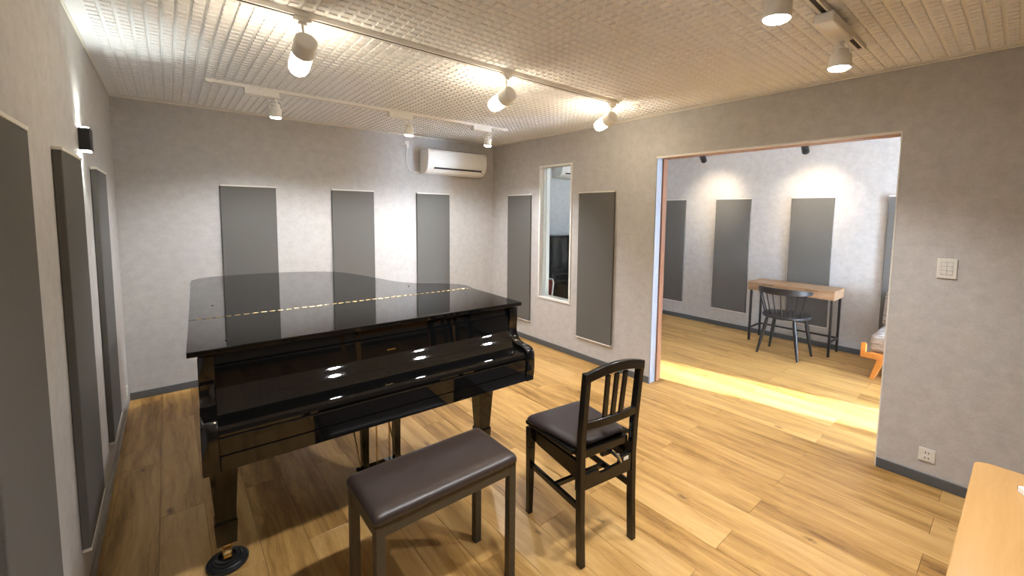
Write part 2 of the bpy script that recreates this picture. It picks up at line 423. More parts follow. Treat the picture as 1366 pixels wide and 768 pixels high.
# opening: painted end of wall, brown wooden pocket frame and head
b = BM(); box(b, W + 0.001, W + 0.085, OY1 - 0.008, OY1, 0, OZ, 0.001); struct('trim_4', b, M['jamb'])
b = BM(); box(b, W + 0.085, W + WT, OY1 - 0.022, OY1, 0, OZ - 0.009, 0.002)
box(b, W + 0.02, W + WT, OY0 + 0.012, OY1 - 0.022, OZ - 0.009, OZ, 0.002)
box(b, W + 0.10, W + WT, OY0, OY0 + 0.012, 0, OZ - 0.02, 0.002); struct('trim_5', b, M['brownframe'])
b = BM(); box(b, W - 0.003, W + 0.02, OY0, OY1, OZ - 0.008, OZ + 0.006, 0.001)
box(b, W - 0.003, W + 0.004, OY0 - 0.002, OY0 + 0.006, 0, OZ - 0.008, 0.001); struct('trim_6', b, M['rail'])

# slit window between the rooms
def slit_window():
    w = bpy.data.objects.new('window_1', None); C.objects.link(w); w['kind'] = 'structure'; w.location = (W, (WY0 + WY1) / 2, WZ0)
    oy, oz = (WY0 + WY1) / 2, WZ0
    hy = (WY1 - WY0) / 2; hz = WZ1 - WZ0
    def fr(name, x0, x1, t, out):
        b = BM()
        box(b, x0, x1, -hy - out, -hy + t, -out, hz + out, 0.0015); box(b, x0, x1, hy - t, hy + out, -out, hz + out, 0.0015)
        box(b, x0, x1, -hy + t, hy - t, -out, t, 0.0015); box(b, x0, x1, -hy + t, hy - t, hz - t, hz + out, 0.0015)
        return obj(name, b, M['white'], w)
    fr('casing', -0.012, 0.004, 0.014, 0.006)
    fr('reveal', 0.004, WT - 0.002, 0.005, 0.0)
    fr('glazing_bead', 0.040, 0.052, 0.010, 0.0)
    fr('glazing_bead', 0.092, 0.104, 0.010, 0.0)
    fr('casing', WT - 0.002, WT + 0.008, 0.004, 0.010)
    for x in (0.046, 0.098):
        b = BM(); box(b, x - 0.002, x + 0.002, -hy + 0.006, hy - 0.006, 0.006, hz - 0.006); obj('pane', b, M['glass'], w)
slit_window()
# glazed door in the second room that lets the sun in
w2 = bpy.data.objects.new('window_2', None); C.objects.link(w2); w2['kind'] = 'structure'; w2.location = (4.995, YF - 0.06, 0)
b = BM()
for x in (-0.265, 0.250): box(b, x, x + 0.015, -0.03, 0.03, 0, 2.05, 0.002)
box(b, -0.25, 0.25, -0.03, 0.03, 2.03, 2.05, 0.002); box(b, -0.25, 0.25, -0.03, 0.03, 0, 0.03, 0.002); obj('sash', b, M['white2'], w2)

# ------------------------------------------------------------------ acoustic panels
PZ0, PZ1, PT = 0.232, 1.757, 0.026
def make_panel(w, label):
    """local: hangs on plane y=0, faces -y, centred on x, z from 0"""
    t = thing('acoustic_panel', label, 'panel', group='grey felt acoustic panels on the walls')
    h = PZ1 - PZ0
    b = BM(); box(b, -w / 2, w / 2, -PT, -0.001, 0.012, h - 0.012, 0.003, 2); obj('felt_board', b, M['felt'], t)
    b = BM(); box(b, -w / 2, w / 2, -PT - 0.002, -0.001, h - 0.012, h, 0.001); obj('top_rail', b, M['rail'], t)
    b = BM(); box(b, -w / 2, w / 2, -PT - 0.002, -0.001, 0.0, 0.012, 0.001); obj('bottom_rail', b, M['rail'], t)
    return t
p0 = make_panel(0.428, 'grey felt panel on the wall behind the piano, left of three')
p0.location = (0.878, 0, PZ0)
dup(p0, (1.803, 0, PZ0), 'grey felt panel on the wall behind the piano, middle of three')
dup(p0, (2.732, 0, PZ0), 'grey felt panel on the back wall, below the air conditioner')
p1 = make_panel(0.452, 'grey felt panel on the left wall, nearest and cut by the photo edge')
p1.location = (0, -3.005, PZ0); p1.rotation_euler = (0, 0, PI / 2)
dup(p1, (0, -2.082, PZ0), 'grey felt panel on the left wall, middle of three, left of the black sconce')
dup(p1, (0, -1.125, PZ0), 'grey felt panel on the left wall, farthest, near the room corner')
dup(p0, (W, -0.563, PZ0), 'narrow grey felt panel on the right wall, between room corner and slit window', -PI / 2)
dup(p1, (W, -1.762, PZ0), 'grey felt panel on the right wall, between slit window and opening', -PI / 2)
dup(p1, (X2, -1.092, PZ0), 'grey felt panel in the next room, leftmost, cut by the door jamb', -PI / 2)
dup(p1, (X2, -1.988, PZ0), 'grey felt panel in the next room, left of the oak desk', -PI / 2)
dup(p0, (X2, -2.894, PZ0), 'grey felt panel in the next room, directly behind the oak desk', -PI / 2)
dup(p1, (X2, -3.800, PZ0), 'grey felt panel in the next room, behind the sofa', -PI / 2)

# ------------------------------------------------------------------ lights: tracks and lamps
def spot(name, loc, d, energy, angle, blend=0.5, col=(0.96, 0.97, 1.0), size=0.03, parent=None):
    l = bpy.data.lights.new(name, 'SPOT'); l.energy = energy; l.spot_size = math.radians(angle); l.spot_blend = blend
    l.color = col; l.shadow_soft_size = size
    o = bpy.data.objects.new(name, l); C.objects.link(o)
    o.location = loc; o.rotation_euler = Vector(d).to_track_quat('-Z', 'Y').to_euler()
    if parent is not None: o.parent = parent
    return o
def track(x0, x1, y, label, body, hw=0.017, z0=2.374):
    t = thing('lighting_track', label, 'track', ((x0 + x1) / 2, y, H - 0.004))
    L = (x1 - x0) / 2; zt = 0.004; zb = z0 - (H - 0.004)
    b = BM()
    box(b, -L, L, -hw, -0.009, zb, zt, 0.001); box(b, -L, L, 0.009, hw, zb, zt, 0.001)
    box(b, -L, L, -0.009, 0.009, -0.006, zt)
    obj('rail', b, body, t)
    b = BM(); box(b, -L + 0.02, L - 0.02, -0.0088, 0.0088, zb + 0.003, -0.006); obj('slot', b, M['slot'], t)
    for s in (-1, 1):
        b = BM(); box(b, s * L, s * (L + 0.02), -hw - 0.001, hw + 0.001, zb - 0.001, zt, 0.002); obj('end_cap', b, body, t)
    return t
YA, YB, YC = -2.44, -1.02, -3.92
track(0.28, 2.99, YA, 'long white ceiling track with three glowing bulb lamps, above the piano', M['white2'])
track(0.55, 3.02, YB, 'white ceiling track nearest the back wall, with three small spots', M['white2'])
track(0.70, 3.03, YC, 'white ceiling track at the upper right, above the open floor', M['white2'])

def bulb_lamp(cap, az, el, label):
    """cap = centre of the rear disc of the lamp body, in the room"""
    az, el = math.radians(az), math.radians(el)
    d = Vector((math.cos(az) * math.cos(el), math.sin(az) * math.cos(el), -math.sin(el)))
    cap = Vector(cap); x = cap.x + d.x * 0.05
    t = thing('bulb_lamp', label, 'lamp', (x, YA, 2.374), group='frosted bulb lamps on the middle track')
    cpt = cap - Vector((x, YA, 2.374))
    b = BM(); box(b, -0.036, 0.036, -0.016, 0.016, -0.020, 0.0, 0.003); box(b, -0.018, 0.018, -0.012, 0.012, -0.034, -0.020, 0.002)
    obj('adapter', b, M['white2'], t)
    mid = cpt + d * 0.05
    b = BM(); cyl(b, (0, 0, -0.034), (mid.x, mid.y, mid.z + 0.040), 0.006); obj('stem', b, M['white2'], t, smooth=True)
    b = BM(); lathe(b, cpt, d, [(0.0, 0.001), (0.0, 0.042), (0.005, 0.047), (0.075, 0.047), (0.078, 0.044), (0.072, 0.042), (0.072, 0.001)], 40)
    obj('lamp_body', b, M['white2'], t, smooth=True)
    b = BM(); lathe(b, cpt, d, [(0.0725, 0.002), (0.0725, 0.0405), (0.090, 0.043), (0.150, 0.0425), (0.168, 0.039), (0.182, 0.031), (0.189, 0.019), (0.191, 0.001)], 24)
    obj('glowing_bulb', b, M['globe'], t, smooth=True)
bulb_lamp((0.795, -2.50, 2.264), 92, 31, 'lamp with glowing frosted bulb nearest the left wall, above the piano lid')
bulb_lamp((1.925, -2.485, 2.252), 95, 15, 'middle lamp with glowing frosted bulb, hanging above and beyond the bench')
bulb_lamp((2.935, -2.46, 2.270), 82, 15, 'glowing frosted bulb lamp at the right end of the long track')

def yoke_spot(x, y, label, energy, aim=(0, 0, -1), sc=1.0, boxlen=0.21, boxdir=-1, angle=95, group=None, z0=2.374):
    t = thing('track_spotlight', label, 'spotlight', (x, y, z0), group=group)
    bx0, bx1 = (boxdir * boxlen + 0.02, 0.02) if boxdir < 0 else (-0.02, boxlen - 0.02)
    b = BM(); box(b, bx0, bx1, -0.022 * sc, 0.022 * sc, -0.042, 0.0, 0.004); obj('driver_box', b, M['white2'], t)
    b = BM(); cyl(b, (0, 0, -0.056), (0, 0, -0.040), 0.009)
    hw = 0.0305 * sc
    tube(b, [(-hw, 0, -0.115), (-hw, 0, -0.057), (hw, 0, -0.057), (hw, 0, -0.115)], 0.0035, 8)
    obj('yoke', b, M['white2'], t, smooth=True)
    d = Vector(aim).normalized(); top = Vector((0, 0, -0.078)); hl = 0.083 if sc > 1.5 else 0.092
    rb = 0.028 * sc
    b = BM(); lathe(b, top, d, [(0.0, 0.001), (0.0, rb * 0.50), (0.006, rb * 0.70), (0.024, rb * 0.74), (0.028, rb * 0.95), (hl - 0.003, rb), (hl, rb * 0.95), (hl - 0.006, rb * 0.88), (hl - 0.006, 0.001)], 32)
    for k in range(3):
        a = 2 * PI * k / 3 + 0.6
        q = Vector((math.cos(a) * rb * 0.66, math.sin(a) * rb * 0.66, 0))
        box(b, q.x - 0.006, q.x + 0.006, q.y - 0.006, q.y + 0.006, -0.102, -0.072)
    obj('lamp_head', b, M['white2'], t, smooth=True)
    b = BM(); lathe(b, top, d, [(hl - 0.0055, 0.001), (hl - 0.0055, rb * 0.87), (hl + 0.005, rb * 0.86), (hl + 0.009, rb * 0.70), (hl + 0.010, 0.001)], 24)
    obj('glowing_lens', b, M['lens'], t, smooth=True)
    spot('spot_light', top + d * (hl + 0.013), d, energy, angle, 0.6, parent=t, size=0.025 * sc)
    return t
g = 'small white spots on the track by the back wall'
yoke_spot(0.935, YB, 'small white yoke spotlight by the back wall, leftmost of its track', SPOT_B, (0, 0.10, -1), 1.35, group=g, angle=140)
yoke_spot(1.960, YB, 'small white yoke spotlight above and left of the air conditioner', SPOT_B, (0, 0.10, -1), 1.35, group=g, angle=140)
yoke_spot(2.805, YB, 'small white yoke spotlight in front of the air conditioner', SPOT_B, (0, 0.10, -1), 1.35, group=g, angle=140)
g = 'larger white spots on the near ceiling track'
yoke_spot(2.70, YC, 'large white spotlight at the upper right, hanging from its driver box on the track', SPOT_C, (0, 0.05, -1), 1.6, group=g, boxlen=0.30, angle=125)
yoke_spot(1.95, YC, 'large white spotlight at the top of the photo, cut by the frame', SPOT_C, (0, 0.08, -1), 1.6, group=g, boxlen=0.30, angle=125)
yoke_spot(1.20, YC, 'large white spotlight above the frame, left end of the near track', SPOT_C, (0, 0.1, -1), 1.6, group=g, boxlen=0.30, angle=125)

# black spots of the second room
t = thing('lighting_track', 'black ceiling track of the next room, hidden above the opening', 'track', (5.3, -2.5, H))
b = BM(); box(b, -0.017, 0.017, -1.5, 1.5, -0.025, 0.0, 0.002); obj('rail', b, M['blackmetal'], t)
def black_spot(y, aim, label):
    t = thing('track_spotlight', label, 'spotlight', (5.3, y, 2.375), group='black spots of the next room')
    b = BM(); box(b, -0.014, 0.014, -0.035, 0.035, -0.03, 0.0, 0.002); obj('adapter', b, M['blackmetal'], t)
    b = BM(); cyl(b, (0, 0, -0.03), (0, 0, -0.130), 0.006); obj('stem', b, M['blackmetal'], t, smooth=True)
    d = Vector(aim).normalized(); q = Vector((0, 0, -0.165)) - d * 0.045
    b = BM(); lathe(b, q, d, [(0, 0.001), (0, 0.026), (0.006, 0.032), (0.040, 0.033), (0.042, 0.030), (0.046, 0.030), (0.048, 0.033), (0.092, 0.034), (0.094, 0.030), (0.088, 0.028), (0.088, 0.001)], 24)
    obj('lamp_head', b, M['blackmetal'], t, smooth=True)
    b = BM(); lathe(b, q, d, [(0.0885, 0.001), (0.0885, 0.0275), (0.0915, 0.001)], 20); obj('glowing_lens', b, M['lens_warm'], t, smooth=True)
    spot('spot_light', q + d * 0.10, d, SPOT_R, 60, 1.0, (1.0, 0.84, 0.60), 0.02, t)
black_spot(-1.975, (0.86, 0.20, -0.48), 'small black spotlight in the next room, left one, aimed at the wall')
black_spot(-3.033, (0.86, 0.13, -0.48), 'small black spotlight in the next room, right one, above the desk')

# round fill lights added to brighten the second room, unseen above the lintel line
t = thing('fill_light', 'round fill light added to brighten the next room, unseen above the opening', 'fill light', (4.95, -4.75, H))
round_fill = t
b = BM(); lathe(b, (0, 0, -0.0005), (0, 0, -1), [(0, 0.001), (0, 0.24), (0.03, 0.24), (0.032, 0.225), (0.028, 0.001)], 40); obj('base', b, M['white'], t, smooth=True)
b = BM(); lathe(b, (0, 0, -0.029), (0, 0, -1), [(0, 0.001), (0, 0.222), (0.025, 0.215), (0.048, 0.15), (0.055, 0.001)], 32); obj('fill_glow', b, M['fill_glow'], t, smooth=True)
dup(t, (4.60, -1.70, H), 'second round fill light added to brighten the next room, unseen behind the slit window wall')

# wall sconce
t = thing('wall_sconce', 'black box sconce on the left wall throwing light up and down', 'wall lamp', (0, -1.625, 1.808))
b = BM(); sw, sdp, sh = 0.042, 0.042, 0.112
box(b, 0.001, sdp, -sw, sw, 0.004, sh - 0.004, 0.003, 2); obj('housing', b, M['blackmetal'], t)
for z0_, z1_, nm in ((0.0, 0.004, 'lower_aperture'), (sh - 0.004, sh, 'upper_aperture')):
    b = BM(); box(b, 0.008, sdp - 0.006, -sw + 0.012, sw - 0.012, z0_, z1_); obj(nm, b, M['led'], t)
spot('sconce_up', (0.028, 0, sh + 0.012), (0.10, 0, 1), SCONCE, 100, 0.6, (0.93, 1.0, 0.93), 0.012, t)
spot('sconce_down', (0.028, 0, -0.012), (0.04, 0, -1), SCONCE, 80, 0.6, (0.93, 1.0, 0.93), 0.012, t)

# smoke detector
t = thing('smoke_detector', 'small white ceiling detector beyond the end of the long track', 'detector', (3.16, -2.51, H - 0.003))
b = BM(); lathe(b, (0, 0, 0), (0, 0, -1), [(0, 0.001), (0, 0.048), (0.010, 0.046), (0.014, 0.030), (0.014, 0.001)], 28); obj('base', b, M['white'], t, smooth=True)
b = BM(); lathe(b, (0, 0, -0.014), (0, 0, -1), [(0, 0.001), (0, 0.022), (0.006, 0.022), (0.007, 0.027), (0.014, 0.025), (0.018, 0.015), (0.019, 0.001)], 24); obj('sensor_dome', b, M['white'], t, smooth=True)

# ------------------------------------------------------------------ air conditioner
def aircon(loc, w, label):
    t = thing('air_conditioner', label, 'air conditioner', loc)
    prof = [(-0.002, 0.0), (-0.10, 0.0), (-0.150, 0.018), (-0.185, 0.050), (-0.205, 0.095), (-0.212, 0.16), (-0.212, 0.235), (-0.205, 0.262), (-0.190, 0.272), (-0.002, 0.275)]
    b = BM(); prism(b, prof, -w / 2, w / 2, 'yz', 0.010, 3); obj('body', b, M['white'], t, smooth=True, auto=50)
    b = BM(); prism(b, [(-0.1515, 0.0165), (-0.1868, 0.048), (-0.190, 0.056), (-0.155, 0.026)], -w / 2 + 0.09, w / 2 - 0.07, 'yz'); obj('louver', b, M['white2'], t)
    b = BM(); prism(b, [(-0.186, 0.050), (-0.1895, 0.054), (-0.1985, 0.072), (-0.190, 0.070)], -w / 2 + 0.085, w / 2 - 0.065, 'yz'); obj('outlet_slot', b, M['slot'], t)
    b = BM()
    for k in range(3): box(b, -w / 2 + 0.06, w / 2 - 0.1, -0.18 + 0.04 * k, -0.165 + 0.04 * k, 0.270, 0.2765)
    obj('intake_grille', b, M['slot'], t)
    b = BM(); cyl(b, (w / 2 - 0.03, -0.2115, 0.245), (w / 2 - 0.03, -0.2135, 0.245), 0.004); obj('indicator', b, M['plug'], t)
    b = BM(); cyl(b, (w / 2 - 0.055, -0.187, 0.040), (w / 2 - 0.055, -0.194, 0.040), 0.005); obj('indicator', b, M['plug'], t)
    b = BM(); box(b, -w / 2 + 0.03, -w / 2 + 0.07, -0.2135, -0.2115, 0.243, 0.249); obj('maker_mark', b, M['steel'], t)
    return t
aircon((2.965, 0, 1.972), 0.80, 'white wall air conditioner above the panels at the back corner')
t = thing('outlet', 'white wall outlet high on the back wall, left of the air conditioner', 'outlet', (2.405, 0, 2.29))
b = BM(); box(b, -0.028, 0.028, -0.010, -0.0005, -0.038, 0.038, 0.003, 2); obj('cover_plate', b, M['white'], t)
b = BM(); box(b, -0.014, 0.014, -0.030, -0.010, -0.03, -0.002, 0.003, 2); obj('plug', b, M['white'], t)
b = BM(); pts = [(2.405, -0.021, 2.262), (2.405, -0.02, 2.23), (2.398, -0.012, 2.16), (2.398, -0.008, 2.10), (2.415, -0.008, 2.04), (2.45, -0.008, 2.00), (2.49, -0.010, 1.985), (2.54, -0.012, 1.99), (2.566, -0.014, 2.0)]
tag(obj('power_cord', b if not tube(b, pts, 0.004, 8) else b, M['white'], smooth=True), 'thin white cord looping from the high outlet to the air conditioner', 'cord')

# ------------------------------------------------------------------ switches and outlets
t = thing('light_switch', 'white multi-button light switch plate right of the opening', 'switch', (W, -4.249, 1.255), -PI / 2)
b = BM(); box(b, -0.040, 0.040, -0.009, -0.0005, -0.056, 0.056, 0.004, 3); obj('cover_plate', b, M['ivory'], t)
for k in range(3):
    for (x0, x1) in ((-0.023, -0.001), (0.001, 0.023)):
        b = BM(); z = 0.0235 - 0.0235 * k
        box(b, x0, x1, -0.0112, -0.009, z - 0.0105, z + 0.0105, 0.001); obj('button', b, M['ivory'], t)
b = BM(); box(b, -0.020, -0.016, -0.0118, -0.0112, -0.034, -0.031); obj('pilot_mark', b, M['plug'], t)
b = BM(); box(b, -0.0245, 0.0245, -0.0094, -0.009, -0.0365, 0.0365); obj('gap_shade_plate', b, M['shadow_gap'], t)  # darker plate that paints the shade in the button gaps
def wall_outlet(loc, rz, label):
    t = thing('outlet', label, 'outlet', loc, rz)
    b = BM(); box(b, -0.035, 0.035, -0.008, -0.0005, -0.039, 0.039, 0.003, 2); obj('cover_plate', b, M['ivory'], t)
    for s in (-1, 1):
        b = BM(); box(b, -0.022, 0.022, -0.0098, -0.008, s * 0.0155 - 0.0135, s * 0.0155 + 0.0135, 0.001); so_ = obj('socket', b, M['ivory'], t)
        b = BM()
        for x in (-0.008, 0.006): box(b, x, x + 0.0035, -0.0101, -0.0098, s * 0.0155 - 0.005, s * 0.0155 + 0.005)
        obj('pin_slot', b, M['slot'], so_)
    return t
wall_outlet((W, -4.237, 0.172), -PI / 2, 'white double outlet low on the wall under the light switch')
t = wall_outlet((0, -0.20, 0.15), PI / 2, 'white outlet low on the left wall by the back corner')

# ------------------------------------------------------------------ grand piano
PO = Vector((0.3353, -2.6086, 0)); PTH = 0.0402
piano = thing('grand_piano', 'glossy black grand piano with closed lid and closed keyboard cover', 'piano', PO, -PTH)
HD = 0.560   # hinge distance
tail = [(1.535, HD), (1.552, 0.66), (1.520, 0.755), (1.43, 0.850), (1.31, 0.940), (1.215, 1.080), (1.155, 1.300), (1.105, 1.510), (1.045, 1.700), (0.965, 1.860),
        (0.84, 1.96), (0.70, 2.03), (0.46, 2.09), (0.22, 2.10), (0.09, 2.075), (0.020, 1.985), (0.0, 1.82), (0.0, HD)]
def curve_open(pts, k=6):
    out = []
    for i in range(len(pts) - 1):
        p0 = Vector(pts[max(i - 1, 0)]); p1 = Vector(pts[i]); p2 = Vector(pts[i + 1]); p3 = Vector(pts[min(i + 2, len(pts) - 1)])
        if i == len(pts) - 2: out.append(tuple(p1)); continue
        for t_ in range(k):
            u = t_ / k
            q = 0.5 * ((2 * p1) + (-p0 + p2) * u + (2 * p0 - 5 * p1 + 4 * p2 - p3) * u * u + (-p0 + 3 * p1 - 3 * p2 + p3) * u ** 3)
            out.append(tuple(q))
    out.append(tuple(pts[-1])); return out
outline = curve_open(tail, 10)
LT, LZ = 1.022, 1.000
b = BM(); prism(b, outline, LZ, LT, 'xy', 0.004, 3); obj('main_lid', b, M['black'], piano, smooth=True, auto=8)
b = BM(); box(b, 0.0, 1.535, 0.0, HD - 0.0015, LZ, LT, 0.004, 3); obj('front_lid', b, M['black'], piano)
# continuous brass hinge: knuckles along the joint
b = BM()
x = 0.03
while x < 1.50:
    L_ = 0.024
    cyl(b, (x, HD - 0.0008, LT - 0.0004), (x + L_, HD - 0.0008, LT - 0.0004), 0.0021, n=8); x += 0.0375
obj('brass_hinge', b, M['brass'], piano, smooth=True)
b = BM(); cyl(b, (0.03, HD - 0.0008, LT - 0.0010), (1.52, HD - 0.0008, LT - 0.0010), 0.0022, n=8); obj('hinge_pin', b, M['slot'], piano, smooth=True)
for (x, y) in ((0.10, 0.885), (0.125, 0.105), (1.205, 0.855), (1.50, 0.10)):
    b = BM(); lathe(b, (x, y, LT - 0.0005), (0, 0, 1), [(0, 0.001), (0, 0.0055), (0.0035, 0.0045), (0.0045, 0.001)], 14); obj('rubber_bumper', b, M['rubber'], piano, smooth=True)
# rim: outline inset
def inset(pts, d):
    n = len(pts); out = []
    for i in range(n):
        a = Vector(pts[i - 1]); p = Vector(pts[i]); c = Vector(pts[(i + 1) % n])
        e1 = (p - a).normalized(); e2 = (c - p).normalized()
        n1 = Vector((-e1.y, e1.x)); n2 = Vector((-e2.y, e2.x)); nn = (n1 + n2)
        nn = nn.normalized() if nn.length > 1e-6 else n1
        out.append(tuple(p + nn * d / max(0.5, nn.dot(n1))))
    return out
full = outline[:-1] + [(0.0, HD), (0.0, 0.02), (1.53, 0.02)]
rim_o = inset(full, 0.030); 
b = BM(); prism(b, rim_o, 0.695, LZ - 0.003, 'xy', 0.003, 2); obj('rim', b, M['black'], piano, smooth=True, auto=14)
b = BM(); prism(b, inset(full, 0.036), 0.668, 0.695, 'xy'); obj('bottom_moulding', b, M['black'], piano, smooth=True, auto=14)
b = BM(); prism(b, inset(full, 0.034), LZ - 0.003, LZ, 'xy'); obj('lid_felt_strip', b, M['slot'], piano)
# cheeks
cheek = [(0.06, 0.996), (0.002, 0.996), (0.002, 0.935), (0.006, 0.90), (0.012, 0.875), (0.008, 0.845), (-0.006, 0.822), (-0.030, 0.808), (-0.065, 0.803), (-0.110, 0.803),
         (-0.138, 0.797), (-0.153, 0.783), (-0.160, 0.760), (-0.161, 0.680), (-0.158, 0.674), (-0.152, 0.672), (-0.152, 0.616), (0.06, 0.616)]
for a0, a1 in ((0.030, 0.080), (1.452, 1.505)):
    b = BM(); prism(b, cheek, a0, a1, 'yz', 0.004, 2); obj('cheek', b, M['black'], piano, smooth=True, auto=35)
# fallboard (closed) with its rounded nose
fall = [(0.052, 0.992), (0.030, 0.992), (0.028, 0.955), (0.016, 0.950), (0.012, 0.864), (0.006, 0.856), (-0.002, 0.842), (-0.012, 0.8265), (-0.024, 0.8095), (-0.037, 0.794), (-0.050, 0.785), (-0.064, 0.782), (-0.110, 0.781),
        (-0.135, 0.777), (-0.147, 0.768), (-0.152, 0.754), (-0.149, 0.744), (-0.142, 0.741), (0.052, 0.741)]
b = BM(); prism(b, fall, 0.0815, 1.4505, 'yz'); obj('fallboard', b, M['black'], piano, smooth=True, auto=22)
b = BM(); prism(b, [(0.052, 0.7395), (-0.146, 0.7395), (-0.150, 0.735), (-0.150, 0.678), (-0.146, 0.674), (0.052, 0.674)], 0.0815, 1.4505, 'yz'); obj('key_slip', b, M['black'], piano, smooth=True, auto=14)
b = BM(); box(b, 0.0815, 1.4505, -0.148, 0.052, 0.616, 0.6735, 0.003, 2); box(b, 0.035, 1.500, 0.06, 0.60, 0.600, 0.668, 0.003, 2); obj('keybed', b, M['black'], piano, smooth=True, auto=14)
b = BM(); box(b, 0.74, 0.78, 0.0105, 0.014, 0.885, 0.891); obj('lock_plate', b, M['brass'], piano)
# legs with brass casters
def piano_leg(a, d):
    b = BM()
    box(b, a - 0.068, a + 0.068, d - 0.068, d + 0.068, 0.555, 0.600, 0.003, 2)
    frust(b, (a, d, 0.555), (0.056, 0.056), (a, d, 0.215), (0.036, 0.036))
    frust(b, (a, d, 0.215), (0.036, 0.036), (a, d, 0.205), (0.042, 0.042))
    frust(b, (a, d, 0.205), (0.042, 0.042), (a, d, 0.105), (0.036, 0.036))
    lg = obj('leg', b, M['black'], piano, smooth=True, auto=14)
    b = BM()
    box(b, a - 0.018, a + 0.018, d - 0.018, d + 0.018, 0.085, 0.106, 0.003)
    for s in (-1, 1): prism(b, [(d - 0.018, 0.085), (d + 0.018, 0.085), (d + 0.006, 0.036), (d - 0.014, 0.036)], a + s * 0.018, a + s * 0.014, 'yz')
    cyl(b, (a - 0.0135, d - 0.003, 0.044), (a + 0.0135, d - 0.003, 0.044), 0.028, n=24)
    obj('caster', b, M['brass'], lg, smooth=True)
LEGS = [(0.098, 0.235), (1.412, 0.235), (0.52, 1.86)]
for q in LEGS: piano_leg(*q)
# caster cups stand on the floor under the legs
def cup(q, label):
    x = PO.x + q[0] * math.cos(PTH) + q[1] * math.sin(PTH); y = PO.y - q[0] * math.sin(PTH) + q[1] * math.cos(PTH)
    b = BM(); lathe(b, (0, 0, 0), (0, 0, 1), [(0.0005, 0.001), (0.0005, 0.078), (0.010, 0.079), (0.014, 0.076), (0.012, 0.072), (0.012, 0.069), (0.019, 0.067), (0.021, 0.064), (0.018, 0.061), (0.018, 0.058), (0.026, 0.056), (0.028, 0.052), (0.024, 0.049), (0.024, 0.046), (0.034, 0.044), (0.036, 0.038), (0.034, 0.034), (0.018, 0.031), (0.015, 0.001)], 48)
    o = obj('caster_cup', b, M['rubber'], smooth=True, auto=45); o.location = (x, y, 0)
    tag(o, label, 'caster cup', 'rubber caster cups under the piano legs')
cup(LEGS[0], 'round black ribbed rubber cup under the left front piano leg')
cup(LEGS[1], 'round black rubber cup under the right front piano leg, hidden by the bench')
cup(LEGS[2], 'round black rubber cup under the rear piano leg')
# lyre and pedals
lx, ly = 0.812, 0.33
ly_o = []
b = BM()
for s in (-1, 1): frust(b, (lx + s * 0.088, ly, 0.14), (0.016, 0.020), (lx + s * 0.088, ly, 0.600), (0.020, 0.022))
obj('lyre_post', b, M['black'], piano, smooth=True, auto=14)
b = BM(); box(b, lx - 0.125, lx + 0.125, ly - 0.045, ly + 0.045, 0.075, 0.140, 0.005, 2); lb = obj('lyre_box', b, M['black'], piano, smooth=True, auto=14)
for k in (-1, 0, 1):
    b = BM(); sweep_rect(b, [(lx + k * 0.055, ly - 0.04, 0.10), (lx + k * 0.055, ly - 0.09, 0.098), (lx + k * 0.055, ly - 0.14, 0.085), (lx + k * 0.055, ly - 0.165, 0.075)], 0.013, 0.005, (1, 0, 0)); obj('pedal', b, M['brass'], lb)
for x in (-0.022, 0.048):
    b = BM(); cyl(b, (lx + x, ly, 0.14), (lx + x, ly, 0.60), 0.004, n=10); obj('pedal_rod', b, M['brass'], piano, smooth=True)
for s in (-1, 1):
    b = BM(); cyl(b, (lx + s * 0.10, ly + 0.02, 0.12), (lx + s * 0.10, ly + 0.38, 0.598), 0.0055, n=10); obj('brace_rod', b, M['brass'], piano, smooth=True)

# ------------------------------------------------------------------ piano bench (near)
t = thing('piano_bench', 'long low bench with dark brown vinyl seat and bronze metal legs', 'bench', (1.080, -3.083, 0), math.radians(-0.5))
hx, hy = 0.302, 0.150
def cushion(bm, hx, hy, z0, z1, r=0.02, crown=0.012, nx=16, ny=10, lip=0.0):
    """soft padded slab with rounded crown"""
    rings = []
    def rect(hx_, hy_, rr, z, k=6):
        out = []
        for (sx, sy, a0) in ((1, 1, 0), (-1, 1, PI / 2), (-1, -1, PI), (1, -1, 1.5 * PI)):
            for i in range(k + 1):
                a = a0 + PI / 2 * i / k
                out.append((sx * (hx_ - rr) + rr * math.cos(a), sy * (hy_ - rr) + rr * math.sin(a), z))
        return out
    h = z1 - z0
    prof = [(0.006, 0.0), (0.0, 0.12), (0.0, 0.45), (0.003, 0.62), (0.009, 0.78), (0.02, 0.90), (0.04, 0.965), (0.07, 0.99), (0.11, 1.0)]
    rs = [rect(hx - i_, hy - i_, max(0.006, r - i_ * 0.3), z0 + h * f_ ) for i_, f_ in prof]
    ring_stack(bm, rs)
b = BM(); cushion(b, hx, hy, 0.508, 0.552); obj('seat_cushion', b, M['leather'], t, smooth=True, auto=60)
b = BM()
ix, iy = hx - 0.008, hy - 0.008; aw = 0.018
box(b, -ix, ix, -iy, -iy + aw, 0.462, 0.507, 0.002); box(b, -ix, ix, iy - aw, iy, 0.462, 0.507, 0.002)
box(b, -ix, -ix + aw, -iy + aw, iy - aw, 0.462, 0.507, 0.002); box(b, ix - aw, ix, -iy + aw, iy - aw, 0.462, 0.507, 0.002)
obj('apron', b, M['bronze'], t)
for sx in (-1, 1):
    for sy in (-1, 1):
        b = BM(); xx = sx * (ix - 0.0155); yy = sy * (iy - 0.0155)
        box(b, xx - 0.0165, xx + 0.0165, yy - 0.0165, yy + 0.0165, 0.012, 0.5075, 0.002); lg = obj('leg', b, M['bronze'], t)
        b = BM(); box(b, xx - 0.017, xx + 0.017, yy - 0.017, yy + 0.017, 0.0, 0.014, 0.002); obj('foot_cap', b, M['plug'], lg)

